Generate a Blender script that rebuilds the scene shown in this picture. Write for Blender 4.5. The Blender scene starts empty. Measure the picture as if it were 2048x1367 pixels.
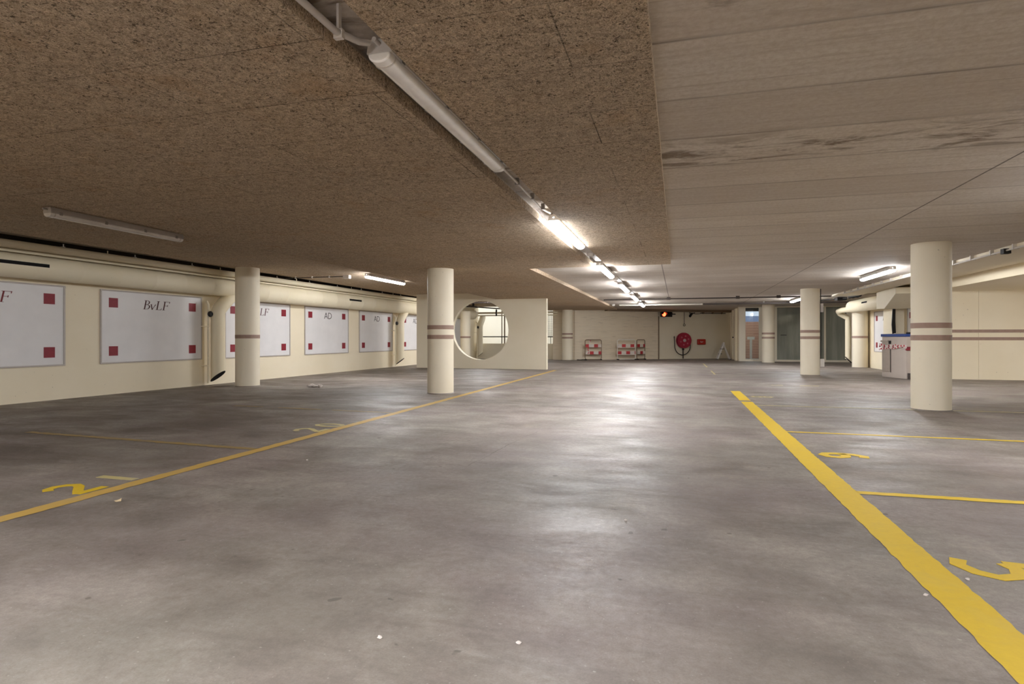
import bpy, bmesh, math, random
from mathutils import Vector, Matrix
random.seed(7)
PI = math.pi
S = bpy.context.scene
COL = S.collection

# ------------------------------------------------------------------ materials
def lin(r, g, b):
    f = lambda c: (c/255/12.92) if c/255 <= .04045 else ((c/255+.055)/1.055)**2.4
    return (f(r), f(g), f(b), 1)

class NT:
    def __init__(s, name):
        s.m = bpy.data.materials.new(name); s.m.use_nodes = True
        s.t = s.m.node_tree; s.t.nodes.clear()
        s.out = s.t.nodes.new('ShaderNodeOutputMaterial')
    def n(s, kind, props=None, **inp):
        nd = s.t.nodes.new('ShaderNode'+kind)
        for k, v in (props or {}).items(): setattr(nd, k, v)
        for k, v in inp.items():
            sk = nd.inputs[int(k[1:])] if k[0] == 'i' and k[1:].isdigit() else nd.inputs[k.replace('_', ' ')]
            if hasattr(v, 'links') and hasattr(v, 'is_output'): s.t.links.new(v, sk)
            else: sk.default_value = v
        return nd
    def math(s, op, a, b=0.0, c=None):
        kw = dict(i0=a, i1=b)
        if c is not None: kw['i2'] = c
        return s.n('Math', {'operation': op}, **kw).outputs[0]
    def mix(s, f, a, b, blend='MIX'):
        nd = s.n('Mix', {'data_type': 'RGBA', 'blend_type': blend})
        for k, v in ((0, f), (6, a), (7, b)):
            if hasattr(v, 'is_output'): s.t.links.new(v, nd.inputs[k])
            else: nd.inputs[k].default_value = v
        return nd.outputs[2]
    def noise(s, vec, scale, detail=4, rough=.55, dist=0, which=0):
        return s.n('TexNoise', Vector=vec, Scale=scale, Detail=detail, Roughness=rough, Distortion=dist).outputs[which]
    def ramp(s, fac, *stops):
        nd = s.n('ValToRGB', Fac=fac); e = nd.color_ramp.elements
        while len(e) < len(stops): e.new(.5)
        for el, (p, c) in zip(e, stops):
            el.position = p; el.color = c if isinstance(c, tuple) else (c, c, c, 1)
        return nd.outputs[0]
    def mapr(s, v, a, b, c=0., d=1.):
        return s.n('MapRange', {'clamp': True}, i0=v, i1=a, i2=b, i3=c, i4=d).outputs[0]
    def obj(s): return s.n('TexCoord').outputs['Object']
    def scaled(s, vec, sx, sy, sz, loc=(0, 0, 0)):
        return s.n('Mapping', Vector=vec, Scale=(sx, sy, sz), Location=loc).outputs[0]
    def done(s, col, rough=.6, spec=.35, metal=0., bump=None, bs=.3, bd=.01, **kw):
        b = s.n('BsdfPrincipled', Base_Color=col, Roughness=rough, Metallic=metal, **kw)
        b.inputs['Specular IOR Level'].default_value = spec
        if bump is not None:
            bn = s.n('Bump', Strength=bs, Distance=bd, Height=bump)
            s.t.links.new(bn.outputs[0], b.inputs['Normal'])
        s.t.links.new(b.outputs[0], s.out.inputs[0]); return s.m

def plain(name, rgb, rough=.5, metal=0., var=.06, scale=9, spec=.4, bs=.0):
    t = NT(name); c = lin(*rgb); o = t.obj()
    n = t.noise(o, scale, 5)
    k = t.mapr(n, .3, .7, 1-var, 1+var)
    col = t.mix(1., c, t.n('CombineColor', i0=k, i1=k, i2=k).outputs[0], 'MULTIPLY')
    return t.done(col, rough, spec, metal, n if bs else None, bs)

def mat_cream(name, rgb=(232, 219, 190), board=False, speck=True):
    t = NT(name); o = t.obj(); c = lin(*rgb)
    big = t.noise(o, .9, 4); fine = t.noise(o, 55, 3)
    col = t.mix(t.mapr(big, .35, .7, 0, .35), c, lin(rgb[0]-14, rgb[1]-18, rgb[2]-26))
    sp = t.noise(o, 23, 2, .5)
    col = t.mix(t.mapr(sp, .74, .79, 0, .55), col, lin(120, 105, 85))
    bump = fine
    if board:
        st = t.noise(t.scaled(o, .8, .8, 16), 2.2, 5, .6)
        col = t.mix(t.mapr(st, .56, .72, 0, .5), col, lin(150, 132, 108))
        pl = t.math('FRACT', t.math('MULTIPLY', t.n('SeparateXYZ', Vector=o).outputs[2], 5.5))
        col = t.mix(t.mapr(pl, .0, .06, .22, 0), col, lin(120, 105, 85))
        bump = t.math('ADD', fine, st)
    return t.done(col, .55, .3, 0, bump, .18, .004)

def mat_floor():
    t = NT('floor_concrete'); o = t.obj(); xyz = t.n('SeparateXYZ', Vector=o)
    X, Y = xyz.outputs[0], xyz.outputs[1]
    base = lin(150, 141, 135)
    big = t.noise(o, .32, 5, .6, .4); mid = t.noise(o, 1.7, 6, .62, .3)
    fine = t.noise(o, 26, 6, .7); tint = t.noise(t.scaled(o, 1, 1, 1, (5, 3, 0)), .75, 4, .5)
    col = t.mix(t.mapr(mid, .34, .68), lin(108, 99, 91), lin(188, 179, 169))
    col = t.mix(t.mapr(big, .35, .68, .0, .55), col, lin(168, 160, 153)); col = t.mix(t.mapr(big, .5, .28, 0, .5), col, lin(130, 120, 112))
    col = t.mix(t.mapr(tint, .46, .64, 0, .42), col, lin(152, 136, 137))
    col = t.mix(t.mapr(tint, .50, .28, 0, .28), col, lin(140, 141, 130))
    # trodden dirt: the parking bays carry more oily grime than the drive lane
    grime = t.noise(t.scaled(o, .55, .8, 1, (1.3, 7, 0)), .8, 6, .62, .6)
    bay = t.math('ADD', t.mapr(X, -3.6, -6.5, 0, .9), t.mapr(X, 1.6, 4.0, 0, .38))
    g = t.math('MULTIPLY', t.mapr(grime, .38, .66, .12, 1.), t.math('ADD', bay, .34))
    col = t.mix(t.math('MINIMUM', g, .85), col, lin(88, 76, 68))
    streak = t.noise(t.scaled(o, .5, 3.2, 1, (2, 0, 0)), 1.5, 5, .6)
    col = t.mix(t.mapr(streak, .54, .70, 0, .45), col, lin(98, 88, 82))
    scuff = t.noise(t.scaled(o, .9, 2.3, 1, (0, 4, 0)), 2.2, 6, .65, .5)
    col = t.mix(t.mapr(scuff, .62, .76, 0, .4), col, lin(196, 189, 182))
    sp = t.noise(o, 9, 2, .4)
    col = t.mix(t.mapr(sp, .735, .755, 0, .7), col, lin(74, 66, 60))
    col = t.mix(t.mapr(fine, .35, .72, 0, .42), col, lin(110, 101, 94))
    grit = t.noise(o, 120, 3, .7); fleck = t.noise(t.scaled(o, 1, 1, 1, (7, 7, 0)), 48, 2, .5)
    col = t.mix(t.mapr(grit, .35, .68, 0, .30), col, lin(96, 88, 82)); col = t.mix(t.mapr(fleck, .69, .75, 0, .35), col, lin(206, 199, 190))
    blot = t.noise(t.scaled(o, .7, 1, 1, (4, 1, 0)), .85, 6, .66, .8)
    col = t.mix(t.mapr(blot, .54, .70, 0, .55), col, lin(92, 83, 75))
    # hairline crack across the lane
    q = t.math('SUBTRACT', Y, 4.6)
    cx = t.math('ADD', t.math('MULTIPLY', t.math('MULTIPLY', q, q), .0288), -1.72)
    wob = t.mapr(t.noise(o, 2.5, 5), 0, 1, -.07, .07)
    d = t.math('ABSOLUTE', t.math('ADD', t.math('SUBTRACT', X, cx), wob))
    cr = t.math('MULTIPLY', t.mapr(d, .002, .009, .6, 0), t.math('MULTIPLY', t.mapr(Y, 4.5, 4.8), t.mapr(Y, 12.6, 12.2)))
    cr = t.math('MULTIPLY', cr, t.mapr(t.noise(o, 2.3, 3), .38, .55))
    col = t.mix(cr, col, lin(66, 58, 54))
    pol = t.noise(t.scaled(o, .8, 1.5, 1, (8, 2, 0)), 1.3, 7, .68, .5)
    rough = t.math('ADD', t.mapr(pol, .36, .62, .40, .62), t.mapr(fine, .3, .7, -.06, .10))
    bump = t.math('ADD', t.math('MULTIPLY', fine, .35), t.math('ADD', mid, t.math('MULTIPLY', scuff, .3)))
    return t.done(col, rough, .4, 0, bump, .32, .015)

def mat_woodwool():
    t = NT('wood_wool_board'); o = t.obj()
    f1 = t.noise(t.scaled(o, 1, 2.4, 1), 46, 5, .72, 2.2); f2 = t.noise(t.scaled(o, 2.6, 1, 1, (3, 1, 0)), 38, 5, .72, 2.6)
    fib = t.math('MAXIMUM', f1, f2); pit = t.noise(o, 62, 3, .6, .8); clump = t.noise(o, 14, 3, .6)
    big = t.noise(o, .55, 5, .6); mid = t.noise(o, 2.6, 4, .6)
    c = t.ramp(fib, (.40, lin(84, 69, 54)), (.50, lin(194, 170, 140)), (.63, lin(248, 230, 204)))
    c = t.mix(t.mapr(big, .4, .66, 0, .45), c, t.ramp(fib, (.40, lin(84, 74, 65)), (.51, lin(186, 171, 151)), (.64, lin(244, 230, 212))))
    c = t.mix(t.mapr(mid, .56, .74, 0, .35), c, lin(196, 154, 106))
    c = t.mix(t.math('MULTIPLY', t.mapr(pit, .55, .64, 0, .9), t.mapr(clump, .38, .6, .45, 1.)), c, lin(52, 41, 32))
    mot = t.noise(o, 21, 7, .78, .6)
    c = t.mix(t.mapr(mot, .46, .66, 0, .45), c, lin(112, 90, 66)); c = t.mix(t.mapr(mot, .46, .32, 0, .4), c, lin(246, 226, 194))
    br = t.n('TexBrick', {'offset': .5, 'offset_frequency': 2}, Vector=t.scaled(o, 1, 1, 1, (2.75, -2.95, 0)), Scale=1.,
             Mortar_Size=.004, Mortar_Smooth=.1, Brick_Width=2.24, Row_Height=.6, Bias=0.,
             Color1=(1, 1, 1, 1), Color2=(.86, .86, .86, 1), Mortar=(.2, .2, .2, 1))
    mort = t.math('MULTIPLY', br.outputs[1], t.mapr(t.noise(o, .8, 3), .46, .66, .0, .55))
    c = t.mix(.40, c, t.mix(1., c, br.outputs[0], 'MULTIPLY'))
    c = t.mix(mort, c, lin(40, 28, 18))
    h = t.math('SUBTRACT', fib, t.math('MULTIPLY', t.mapr(pit, .55, .7), .5))
    return t.done(c, .9, .1, 0, h, .8, .012)

def mat_slab():
    t = NT('board_marked_concrete'); o = t.obj(); xyz = t.n('SeparateXYZ', Vector=o); X, Y = xyz.outputs[0], xyz.outputs[1]
    yw = t.math('ADD', Y, t.mapr(t.noise(t.scaled(o, .6, .05, 1), 3, 3), 0, 1, -.012, .012))
    u = t.math('DIVIDE', t.math('SUBTRACT', yw, 2.97), .742)
    fl = t.math('FLOOR', u); fr = t.math('SUBTRACT', u, fl)
    wn = t.n('TexWhiteNoise', {'noise_dimensions': '1D'}, W=fl).outputs[0]
    c = t.mix(wn, lin(206, 199, 190), lin(224, 218, 209))
    st = t.noise(t.scaled(o, .35, 9, 1), 3.0, 6, .65); big = t.noise(o, .8, 5, .6)
    c = t.mix(t.mapr(st, .45, .72, 0, .5), c, lin(176, 163, 149))
    c = t.mix(t.mapr(big, .45, .7, 0, .4), c, lin(198, 184, 168))
    ln = t.mapr(fr, 0., .03, 1, 0); ln2 = t.mapr(fr, .965, 1., 0, .5)
    ln = t.math('MULTIPLY', t.math('MAXIMUM', ln, ln2), t.mapr(t.noise(t.scaled(o, 1, 1, 1, (0, 9, 0)), 1.2, 4), .3, .62, .12, .85))
    c = t.mix(ln, c, lin(72, 60, 50))
    uf = t.math('FRACT', t.math('MULTIPLY', u, 4.)); l3 = t.math('MULTIPLY', t.mapr(uf, 0, .07, .5, 0), t.mapr(t.noise(t.scaled(o, .7, 2, 1), 2, 3), .5, .68))
    c = t.mix(l3, c, lin(130, 114, 98))
    # damp rust-brown blotches
    bl = t.noise(t.scaled(o, 1.0, 2.6, 1, (.4, .8, 0)), 1.9, 7, .68, .9)
    band = t.math('ADD', t.math('MULTIPLY', t.mapr(Y, 4.35, 4.8), t.mapr(Y, 5.3, 5.1)), t.mapr(Y, 3.0, 2.5, 0, .9))
    c = t.mix(t.math('MULTIPLY', t.mapr(bl, .48, .60, 0, .85), band), c, lin(104, 86, 66))
    for jx, y0, y1 in ((2.58, -20, 28.5), (-.30, 11.2, 21.5)):
        d = t.math('ABSOLUTE', t.math('SUBTRACT', X, jx))
        k = t.math('MULTIPLY', t.mapr(d, .006, .012, .85, 0), t.math('MULTIPLY', t.math('GREATER_THAN', Y, y0), t.math('LESS_THAN', Y, y1)))
        c = t.mix(k, c, lin(60, 52, 46))
    fine = t.noise(o, 30, 6, .75)
    c = t.mix(t.mapr(fine, .40, .68, 0, .5), c, lin(176, 160, 144))
    return t.done(c, .75, .25, 0, t.math('ADD', fine, st), .25, .006)

def mat_paint(name, rgb, worn=(150, 138, 120), amt=.5, faded=0.):
    t = NT(name); o = t.obj()
    a = t.noise(o, 3.5, 6, .68, .4); b = t.noise(o, 22, 5, .7)
    c = t.mix(t.mapr(b, .35, .7, 0, .3), lin(*rgb), lin(rgb[0]-20, rgb[1]-26, max(rgb[2]-10, 0)))
    w = t.math('ADD', t.mapr(a, .50, .72, faded, amt+faded), t.mapr(b, .60, .74, 0, .35))
    c = t.mix(w, c, lin(*worn))
    return t.done(c, .55, .35, 0, b, .15, .004)

def mat_emit(name, rgb, k):
    t = NT(name)
    b = t.n('BsdfPrincipled', Base_Color=lin(230, 230, 228), Roughness=.35, Emission_Color=rgb, Emission_Strength=k)
    t.t.links.new(b.outputs[0], t.out.inputs[0]); return t.m

def mat_glass(name, tint, film, amt, rough=.06):
    """pane: partly clear, partly a grey film, with a clear reflection"""
    t = NT(name); o = t.obj()
    tr = t.n('BsdfTransparent', Color=tint)
    st = t.noise(t.scaled(o, 5, 5, .5), 1.2, 4, .6)
    df = t.n('BsdfDiffuse', Color=t.mix(t.mapr(st, .4, .68), film, (film[0]*1.35, film[1]*1.35, film[2]*1.35, 1)))
    gl = t.n('BsdfGlossy', Roughness=rough, Color=(.9, .95, .92, 1))
    m1 = t.n('MixShader', i0=amt, i1=tr.outputs[0], i2=df.outputs[0])
    lw = t.n('LayerWeight', Blend=.12)
    m2 = t.n('MixShader', i0=t.mapr(lw.outputs[0], 0, 1, .05, .75), i1=m1.outputs[0], i2=gl.outputs[0])
    t.t.links.new(m2.outputs[0], t.out.inputs[0]); return t.m

def mat_stripes(name, c1, c2, period, axis=0, phase=0., duty=.5):
    t = NT(name); o = t.obj(); v = t.n('SeparateXYZ', Vector=o).outputs[axis]
    f = t.math('FRACT', t.math('ADD', t.math('DIVIDE', v, period), phase))
    k = t.math('LESS_THAN', f, duty)
    n = t.noise(o, 12, 4)
    c = t.mix(k, lin(*c2), lin(*c1)); c = t.mix(t.mapr(n, .5, .75, 0, .3), c, lin(130, 110, 100))
    return t.done(c, .45, .4)

M = {}
M['floor'] = mat_floor(); M['wool'] = mat_woodwool(); M['slab'] = mat_slab()
M['cream'] = mat_cream('cream_painted_wall', (240, 229, 204)); M['cream_board'] = mat_cream('cream_board_marked_wall', (230, 217, 194), True)
M['column'] = mat_cream('cream_painted_column', (235, 226, 205)); M['duct'] = mat_cream('cream_painted_duct', (236, 226, 200))
M['beige'] = mat_cream('beige_painted_wall', (237, 228, 206)); M['white_wall'] = mat_cream('pale_wall', (238, 230, 212))
M['brown'] = plain('brown_band_paint', (158, 132, 118), .6, var=.08, scale=14)
M['gap_shade'] = plain('dark_gap_shade_paint', (52, 44, 38), .9, var=.2)  # near-black tone painting the gap shadow above the left wall pipe
M['yellow'] = mat_paint('yellow_lane_paint', (224, 190, 40), (204, 180, 96), .32)
M['orange'] = mat_paint('amber_lane_paint', (204, 168, 82), (184, 168, 132), .5, .08)
M['olive'] = mat_paint('worn_bay_paint', (166, 140, 78), (124, 112, 98), .6, .22)
M['pale_yellow'] = mat_paint('faded_yellow_paint', (206, 192, 120), (176, 168, 152), .5, .25)
M['board'] = plain('white_enamel_board', (226, 224, 224), .42, var=.04, scale=2.2)
M['frame'] = plain('grey_aluminium_frame', (182, 174, 168), .45, .1)
M['maroon'] = plain('dark_red_square_paint', (134, 30, 44), .5, var=.12, scale=30)
M['ink'] = plain('dark_maroon_lettering', (74, 22, 26), .5); M['ink_black'] = plain('charcoal_lettering', (70, 62, 66), .5)
M['ink_red'] = plain('dark_red_lettering', (112, 18, 26), .5)
M['black'] = plain('matt_black', (26, 23, 22), .6); M['void'] = plain('dark_duct_mouth', (14, 12, 11), .9)
M['darkpipe'] = plain('dark_grey_pipe', (74, 66, 62), .5, .3); M['steel'] = plain('galvanised_steel', (168, 164, 160), .4, .6)
M['greyplastic'] = plain('grey_lamp_housing', (196, 190, 184), .5); M['white_plastic'] = plain('white_plastic', (214, 208, 200), .4)
M['tube_off'] = plain('milky_diffuser_off', (248, 245, 240), .2, spec=.6)
M['lit'] = mat_emit('fluorescent_diffuser_on', (.965, .975, 1, 1), 112.)
M['lit_boost'] = mat_emit('boosted_added_lamp_diffuser', (.965, .975, 1, 1), 250.)  # same single fitting, emission boosted for the added lamps behind the viewpoint
M['redlit'] = mat_emit('red_signal_lens_on', (1, .055, .012, 1), 7.)
M['redpaint'] = plain('red_enamel', (164, 38, 62), .35, var=.08); M['boxred'] = plain('red_box_enamel', (176, 44, 32), .4)
M['rose'] = plain('worn_red_spots', (190, 96, 112), .4)
M['pink'] = plain('pale_hub', (206, 180, 180), .5); M['hose'] = plain('black_rubber_hose', (52, 46, 42), .55)
M['redwhite'] = mat_stripes('red_white_board', (186, 52, 56), (224, 214, 204), .46, 0, .0, .45)
M['redwhite_b'] = mat_stripes('red_white_board_offset', (186, 52, 56), (224, 214, 204), .46, 0, .5, .45)
M['tape'] = mat_stripes('red_white_tape', (196, 60, 70), (226, 214, 208), .12, 0, 0, .5)
M['tape_fine'] = mat_stripes('twisted_tape', (150, 60, 66), (220, 206, 200), .19, 0, .3, .35)
M['barrier'] = plain('grey_white_barrier_tube', (230, 224, 214), .45, .1); M['rust'] = plain('weathered_barrier_tube', (132, 112, 92), .6, .2)
M['bin'] = plain('grey_bin_panel', (196, 184, 174), .45, var=.05, scale=3); M['bin_dark'] = plain('grey_bin_side', (176, 164, 152), .5)
M['blue'] = plain('blue_lid', (28, 62, 134), .4); M['alu'] = plain('aluminium', (196, 192, 186), .35, .5)
M['brick'] = mat_stripes('brick_courses', (168, 122, 100), (190, 150, 128), .14, 2, 0, .82)
M['facade'] = mat_stripes('facade_bands', (196, 200, 206), (92, 104, 128), .9, 2, .1, .55)
M['greypanel'] = plain('grey_green_partition', (112, 116, 106), .6, var=.1, scale=2); M['doorgrey'] = plain('pale_grey_green_door', (146, 152, 140), .5)
M['glass_clear'] = mat_glass('clear_window_glass', (.86, .9, .92, 1), lin(90, 84, 80), .10)
M['glass_film'] = mat_glass('filmed_window_glass', (.70, .78, .74, 1), lin(150, 152, 142), .72)
M['paper'] = plain('white_paper', (222, 214, 208), .8); M['leafdry'] = plain('dry_leaf', (206, 186, 150), .8)
M['paving'] = plain('outdoor_paving', (150, 142, 132), .8)

# ------------------------------------------------------------------ mesh builder
class MB:
    def __init__(s): s.bm = bmesh.new()
    def box(s, x0, x1, y0, y1, z0, z1):
        v = [s.bm.verts.new(p) for p in ((x0,y0,z0),(x1,y0,z0),(x1,y1,z0),(x0,y1,z0),(x0,y0,z1),(x1,y0,z1),(x1,y1,z1),(x0,y1,z1))]
        for f in ((3,2,1,0),(4,5,6,7),(0,1,5,4),(1,2,6,5),(2,3,7,6),(3,0,4,7)): s.bm.faces.new([v[i] for i in f])
        return s
    def obox(s, p, q, w, t, up=(0,0,1)):
        """bar of section w x t from p to q"""
        p, q = Vector(p), Vector(q); d = (q-p).normalized(); u = Vector(up)
        if abs(d.dot(u)) > .98: u = Vector((0,1,0))
        a = d.cross(u).normalized(); b = a.cross(d)
        r = [[s.bm.verts.new(c + a*(i*w/2) + b*(j*t/2)) for i, j in ((-1,-1),(1,-1),(1,1),(-1,1))] for c in (p, q)]
        s.bm.faces.new(r[0][::-1]); s.bm.faces.new(r[1])
        for i in range(4): s.bm.faces.new((r[0][i], r[0][(i+1)%4], r[1][(i+1)%4], r[1][i]))
        return s
    def tube(s, pts, r, n=12, cap=True):
        pts = [Vector(p) for p in pts]; rr = r if isinstance(r, (list, tuple)) else [r]*len(pts)
        tg = []
        for i in range(len(pts)):
            a = pts[max(i-1, 0)]; b = pts[min(i+1, len(pts)-1)]; tg.append((b-a).normalized())
        u = tg[0].orthogonal().normalized(); rings = []
        for p, t, q in zip(pts, tg, rr):
            u = (u - t*u.dot(t)).normalized(); w = t.cross(u)
            rings.append([s.bm.verts.new(p + (u*math.cos(2*PI*k/n) + w*math.sin(2*PI*k/n))*q) for k in range(n)])
        for a, b in zip(rings, rings[1:]):
            for k in range(n): s.bm.faces.new((a[k], a[(k+1)%n], b[(k+1)%n], b[k]))
        if cap: s.bm.faces.new(rings[0][::-1]); s.bm.faces.new(rings[-1])
        return s
    def lathe(s, prof, n=48, axis='z', c=(0,0,0), cap=True):
        rings = []
        for r, z in prof:
            ring = []
            for k in range(n):
                a = 2*PI*k/n; x, y = r*math.cos(a), r*math.sin(a)
                p = (x, y, z) if axis == 'z' else ((x, z, y) if axis == 'y' else (z, x, y))
                ring.append(s.bm.verts.new((p[0]+c[0], p[1]+c[1], p[2]+c[2])))
            rings.append(ring)
        for a, b in zip(rings, rings[1:]):
            for k in range(n): s.bm.faces.new((a[k], a[(k+1)%n], b[(k+1)%n], b[k]))
        if cap:
            s.bm.faces.new(rings[0][::-1]); s.bm.faces.new(rings[-1])
        return s
    def prism(s, pts, fn, d0, d1):
        """polygon pts (2-D), fn(a,b,d)->xyz, from depth d0 to d1"""
        r = [[s.bm.verts.new(fn(a, b, d)) for a, b in pts] for d in (d0, d1)]
        s.bm.faces.new(r[0][::-1]); s.bm.faces.new(r[1]); n = len(pts)
        for i in range(n): s.bm.faces.new((r[0][i], r[0][(i+1)%n], r[1][(i+1)%n], r[1][i]))
        return s
    def ribbon(s, pts, ws, fn, d0, d1):
        """thick flat stroke through 2-D points with a width at each"""
        n = len(pts); L, R = [], []
        for i, (x, y) in enumerate(pts):
            a = pts[max(i-1, 0)]; b = pts[min(i+1, n-1)]
            tx, ty = b[0]-a[0], b[1]-a[1]; l = math.hypot(tx, ty) or 1
            nx, ny = -ty/l, tx/l; w = (ws[i] if isinstance(ws, (list, tuple)) else ws)/2
            L.append((x+nx*w, y+ny*w)); R.append((x-nx*w, y-ny*w))
        for i in range(n-1):
            s.prism([L[i], R[i], R[i+1], L[i+1]], fn, d0, d1)
        return s
    def ball(s, c, r, sx=1, sy=1, sz=1, n=16):
        prof = [(max(r*math.sin(PI*i/10), 1e-4)*1, -r*math.cos(PI*i/10)) for i in range(11)]
        before = set(s.bm.verts); s.lathe(prof, n, cap=True)
        for v in s.bm.verts:
            if v not in before: v.co = Vector((v.co.x*sx+c[0], v.co.y*sy+c[1], v.co.z*sz+c[2]))
        return s
    def build(s, name, m, parent=None, smooth=None, bevel=0):
        bmesh.ops.recalc_face_normals(s.bm, faces=s.bm.faces)
        me = bpy.data.meshes.new(name); s.bm.to_mesh(me); s.bm.free()
        me.materials.append(m); o = bpy.data.objects.new(name, me); COL.objects.link(o)
        if parent is not None: o.parent = parent
        if smooth:
            me.shade_smooth(); me.set_sharp_from_angle(angle=math.radians(smooth))
        if bevel:
            b = o.modifiers.new('bevel', 'BEVEL'); b.width = bevel; b.segments = 2; b.limit_method = 'ANGLE'
        return o

def tag(o, label, cat, group=None, kind=None):
    o['label'] = label; o['category'] = cat
    if group: o['group'] = group
    if kind: o['kind'] = kind
    return o
def thing(name, label, cat, loc=(0,0,0), rot=0, group=None):
    o = bpy.data.objects.new(name, None); COL.objects.link(o)
    o.empty_display_size = .2; o.location = loc; o.rotation_euler = (0, 0, rot)
    return tag(o, label, cat, group)
def dup(root, label, loc, rot=None):
    r = root.copy(); COL.objects.link(r); r.location = loc; r['label'] = label
    if rot is not None: r.rotation_euler = (0, 0, rot)
    for ch in list(root.children):
        c = ch.copy(); COL.objects.link(c); c.parent = r
        for g in list(ch.children):
            d = g.copy(); COL.objects.link(d); d.parent = c
    return r
def struct(o, label, cat='building'): return tag(o, label, cat, None, 'structure')

# left wall frame: runs almost along Y; s = distance along it, off = distance into the room
WE = Vector((.022, 1, 0)).normalized(); WN = Vector((WE.y, -WE.x, 0)); WROT = math.atan2(WE.y, WE.x)
def wl(s, off=0., z=0.):
    p = Vector((-10.8, 0, 0)) + WE*s + WN*off; return Vector((p.x, p.y, z))
# far wall frame
FP = Vector((-4.9, 28.92, 0)); FE = Vector((.866, .5, 0)); FN = Vector((.5, -.866, 0)); FROT = PI/6
def fw(s, off=0., z=0.):
    p = FP + FE*s + FN*off; return Vector((p.x, p.y, z))
FLAT = lambda a, b, d: (a, -d, b)          # wall-mounted: a right, b up, d towards the viewer

# ------------------------------------------------------------------ the setting
struct(MB().box(-11.2, 13, -9, 29.9, -.2, 0).box(-5.6, 2.9, 29.9, 34, -.2, 0).build('floor', M['floor']), 'worn grey concrete garage floor with stains', 'floor')
YL = 2.46; YH = 2.69; SL = 2.54
struct(MB().box(-2.86, -1.62, -9, 11.3, SL, 2.78).box(-1.62, -1.26, -9, 11.3, 2.62, 2.78).box(-1.26, 5.0, -9, 11.3, SL, 2.78).box(-2.86, 5.0, 11.3, 29.55, SL, 2.78).box(-5.2, 2.75, 29.55, 34, SL, 2.78).box(5.0, 7.6, 22, 29.55, SL, 2.78)
       .build('ceiling', M['slab']), 'board-marked grey concrete ceiling slab', 'ceiling')
struct(MB().box(-11.4, 13.2, -9.2, 29.5, 2.8, 3.0).box(-5.3, 2.75, 29.5, 34.2, 2.8, 3.0).build('ceiling_upper', M['slab']), 'dark concrete deck above the lined ceiling', 'ceiling')
w = MB(); XZ = lambda a, b, d: (a, d, b)
w.prism([(-9.75, YH), (-6.95, YH), (-6.2, YL), (-2.82, YL), (-2.82, SL+.02), (-6.2, SL+.02), (-6.95, YH+.08), (-9.75, YH+.08)], XZ, -9, 28.9)
w.prism([(-2.82, YL), (-1.55, YL), (-1.55, SL), (-2.82, SL)], XZ, -9, 11.3)
w.prism([(-1.30, YL), (-.12, YL), (-.12, SL), (-1.30, SL)], XZ, -9, 11.3)
struct(w.build('ceiling_lining', M['wool']), 'brown wood-wool boards lining the ceiling with a lamp slot', 'ceiling')
struct(MB().box(5.0, 5.75, -9, 22, 2.49, 2.78).build('trim_1', M['beige']), 'cream painted ceiling margin beside the cable run', 'ceiling trim')
struct(MB().box(5.75, 6.5, -9, 22, 2.57, 2.79).build('trim_2', M['beige']), 'shaded cream recess in the ceiling edge', 'ceiling trim')
struct(MB().box(6.5, 13, -9, 18.3, 2.34, 2.79).build('trim_3', M['cream']), 'lowered cream bulkhead over the right-hand bays', 'bulkhead')
# left wall
a, b = wl(-10), wl(29.6)
def slabwall(name, p, q, z0, z1, t, m, label):
    """wall with its room face on p-q, thickness t behind (to the left of p->q)"""
    d = (Vector(q)-Vector(p)).normalized(); n = Vector((-d.y, d.x, 0))*t
    pts = [(p[0], p[1]), (q[0], q[1]), (q[0]+n.x, q[1]+n.y), (p[0]+n.x, p[1]+n.y)]
    return struct(MB().prism(pts, lambda x, y, d: (x, y, d), z0, z1).build(name, m), label, 'wall')
slabwall('wall_left', a, b, 0, 2.82, .25, M['cream'], 'long cream wall carrying the white boards')
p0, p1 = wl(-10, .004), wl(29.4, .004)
struct(MB().prism([tuple(p0)[:2], tuple(p1)[:2], tuple(wl(29.4, -.02))[:2], tuple(wl(-10, -.02))[:2]], lambda x, y, d: (x, y, d), 2.66, 2.81).build('trim_10', M['gap_shade']), 'dark strip painting the gap shadow at the top of the left wall above the pipe', 'trim')  # dark colour stands in for shadow between lining and pipe
slabwall('wall_back', (13, -9), (-11.3, -9), 0, 2.82, -.2, M['cream'], 'cream wall behind the viewpoint')
slabwall('wall_right', (12.6, 18.2), (12.6, -9), 0, 2.82, .2, M['cream'], 'cream wall beyond the right-hand bays')
# crossing wall on the right, with two painted bands and a panel joint
rw = struct(MB().box(6.75, 7.62, 18.25, 18.45, 0, 2.36).box(7.626, 12.7, 18.25, 18.45, 0, 2.36).build('wall_cross', M['cream']), 'cream wall with two brown bands behind the big pillar', 'wall')
MB().box(6.76, 12.6, 18.243, 18.251, 1.235, 1.315).build('painted_band', M['brown'], rw)
MB().box(6.76, 12.6, 18.243, 18.251, 1.035, 1.115).build('painted_band', M['brown'], rw)
slabwall('wall_side', (6.8, 25.3), (6.8, 18.3), 0, 2.8, .15, M['cream'], 'cream side wall behind the round duct and bin')
struct(MB().box(6.8, 7.6, 25.15, 25.3, 0, 2.8).box(7.46, 7.6, 25.3, 29.6, 0, 2.8).build('wall_return', M['cream']), 'cream wall return behind the round duct', 'wall')
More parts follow.
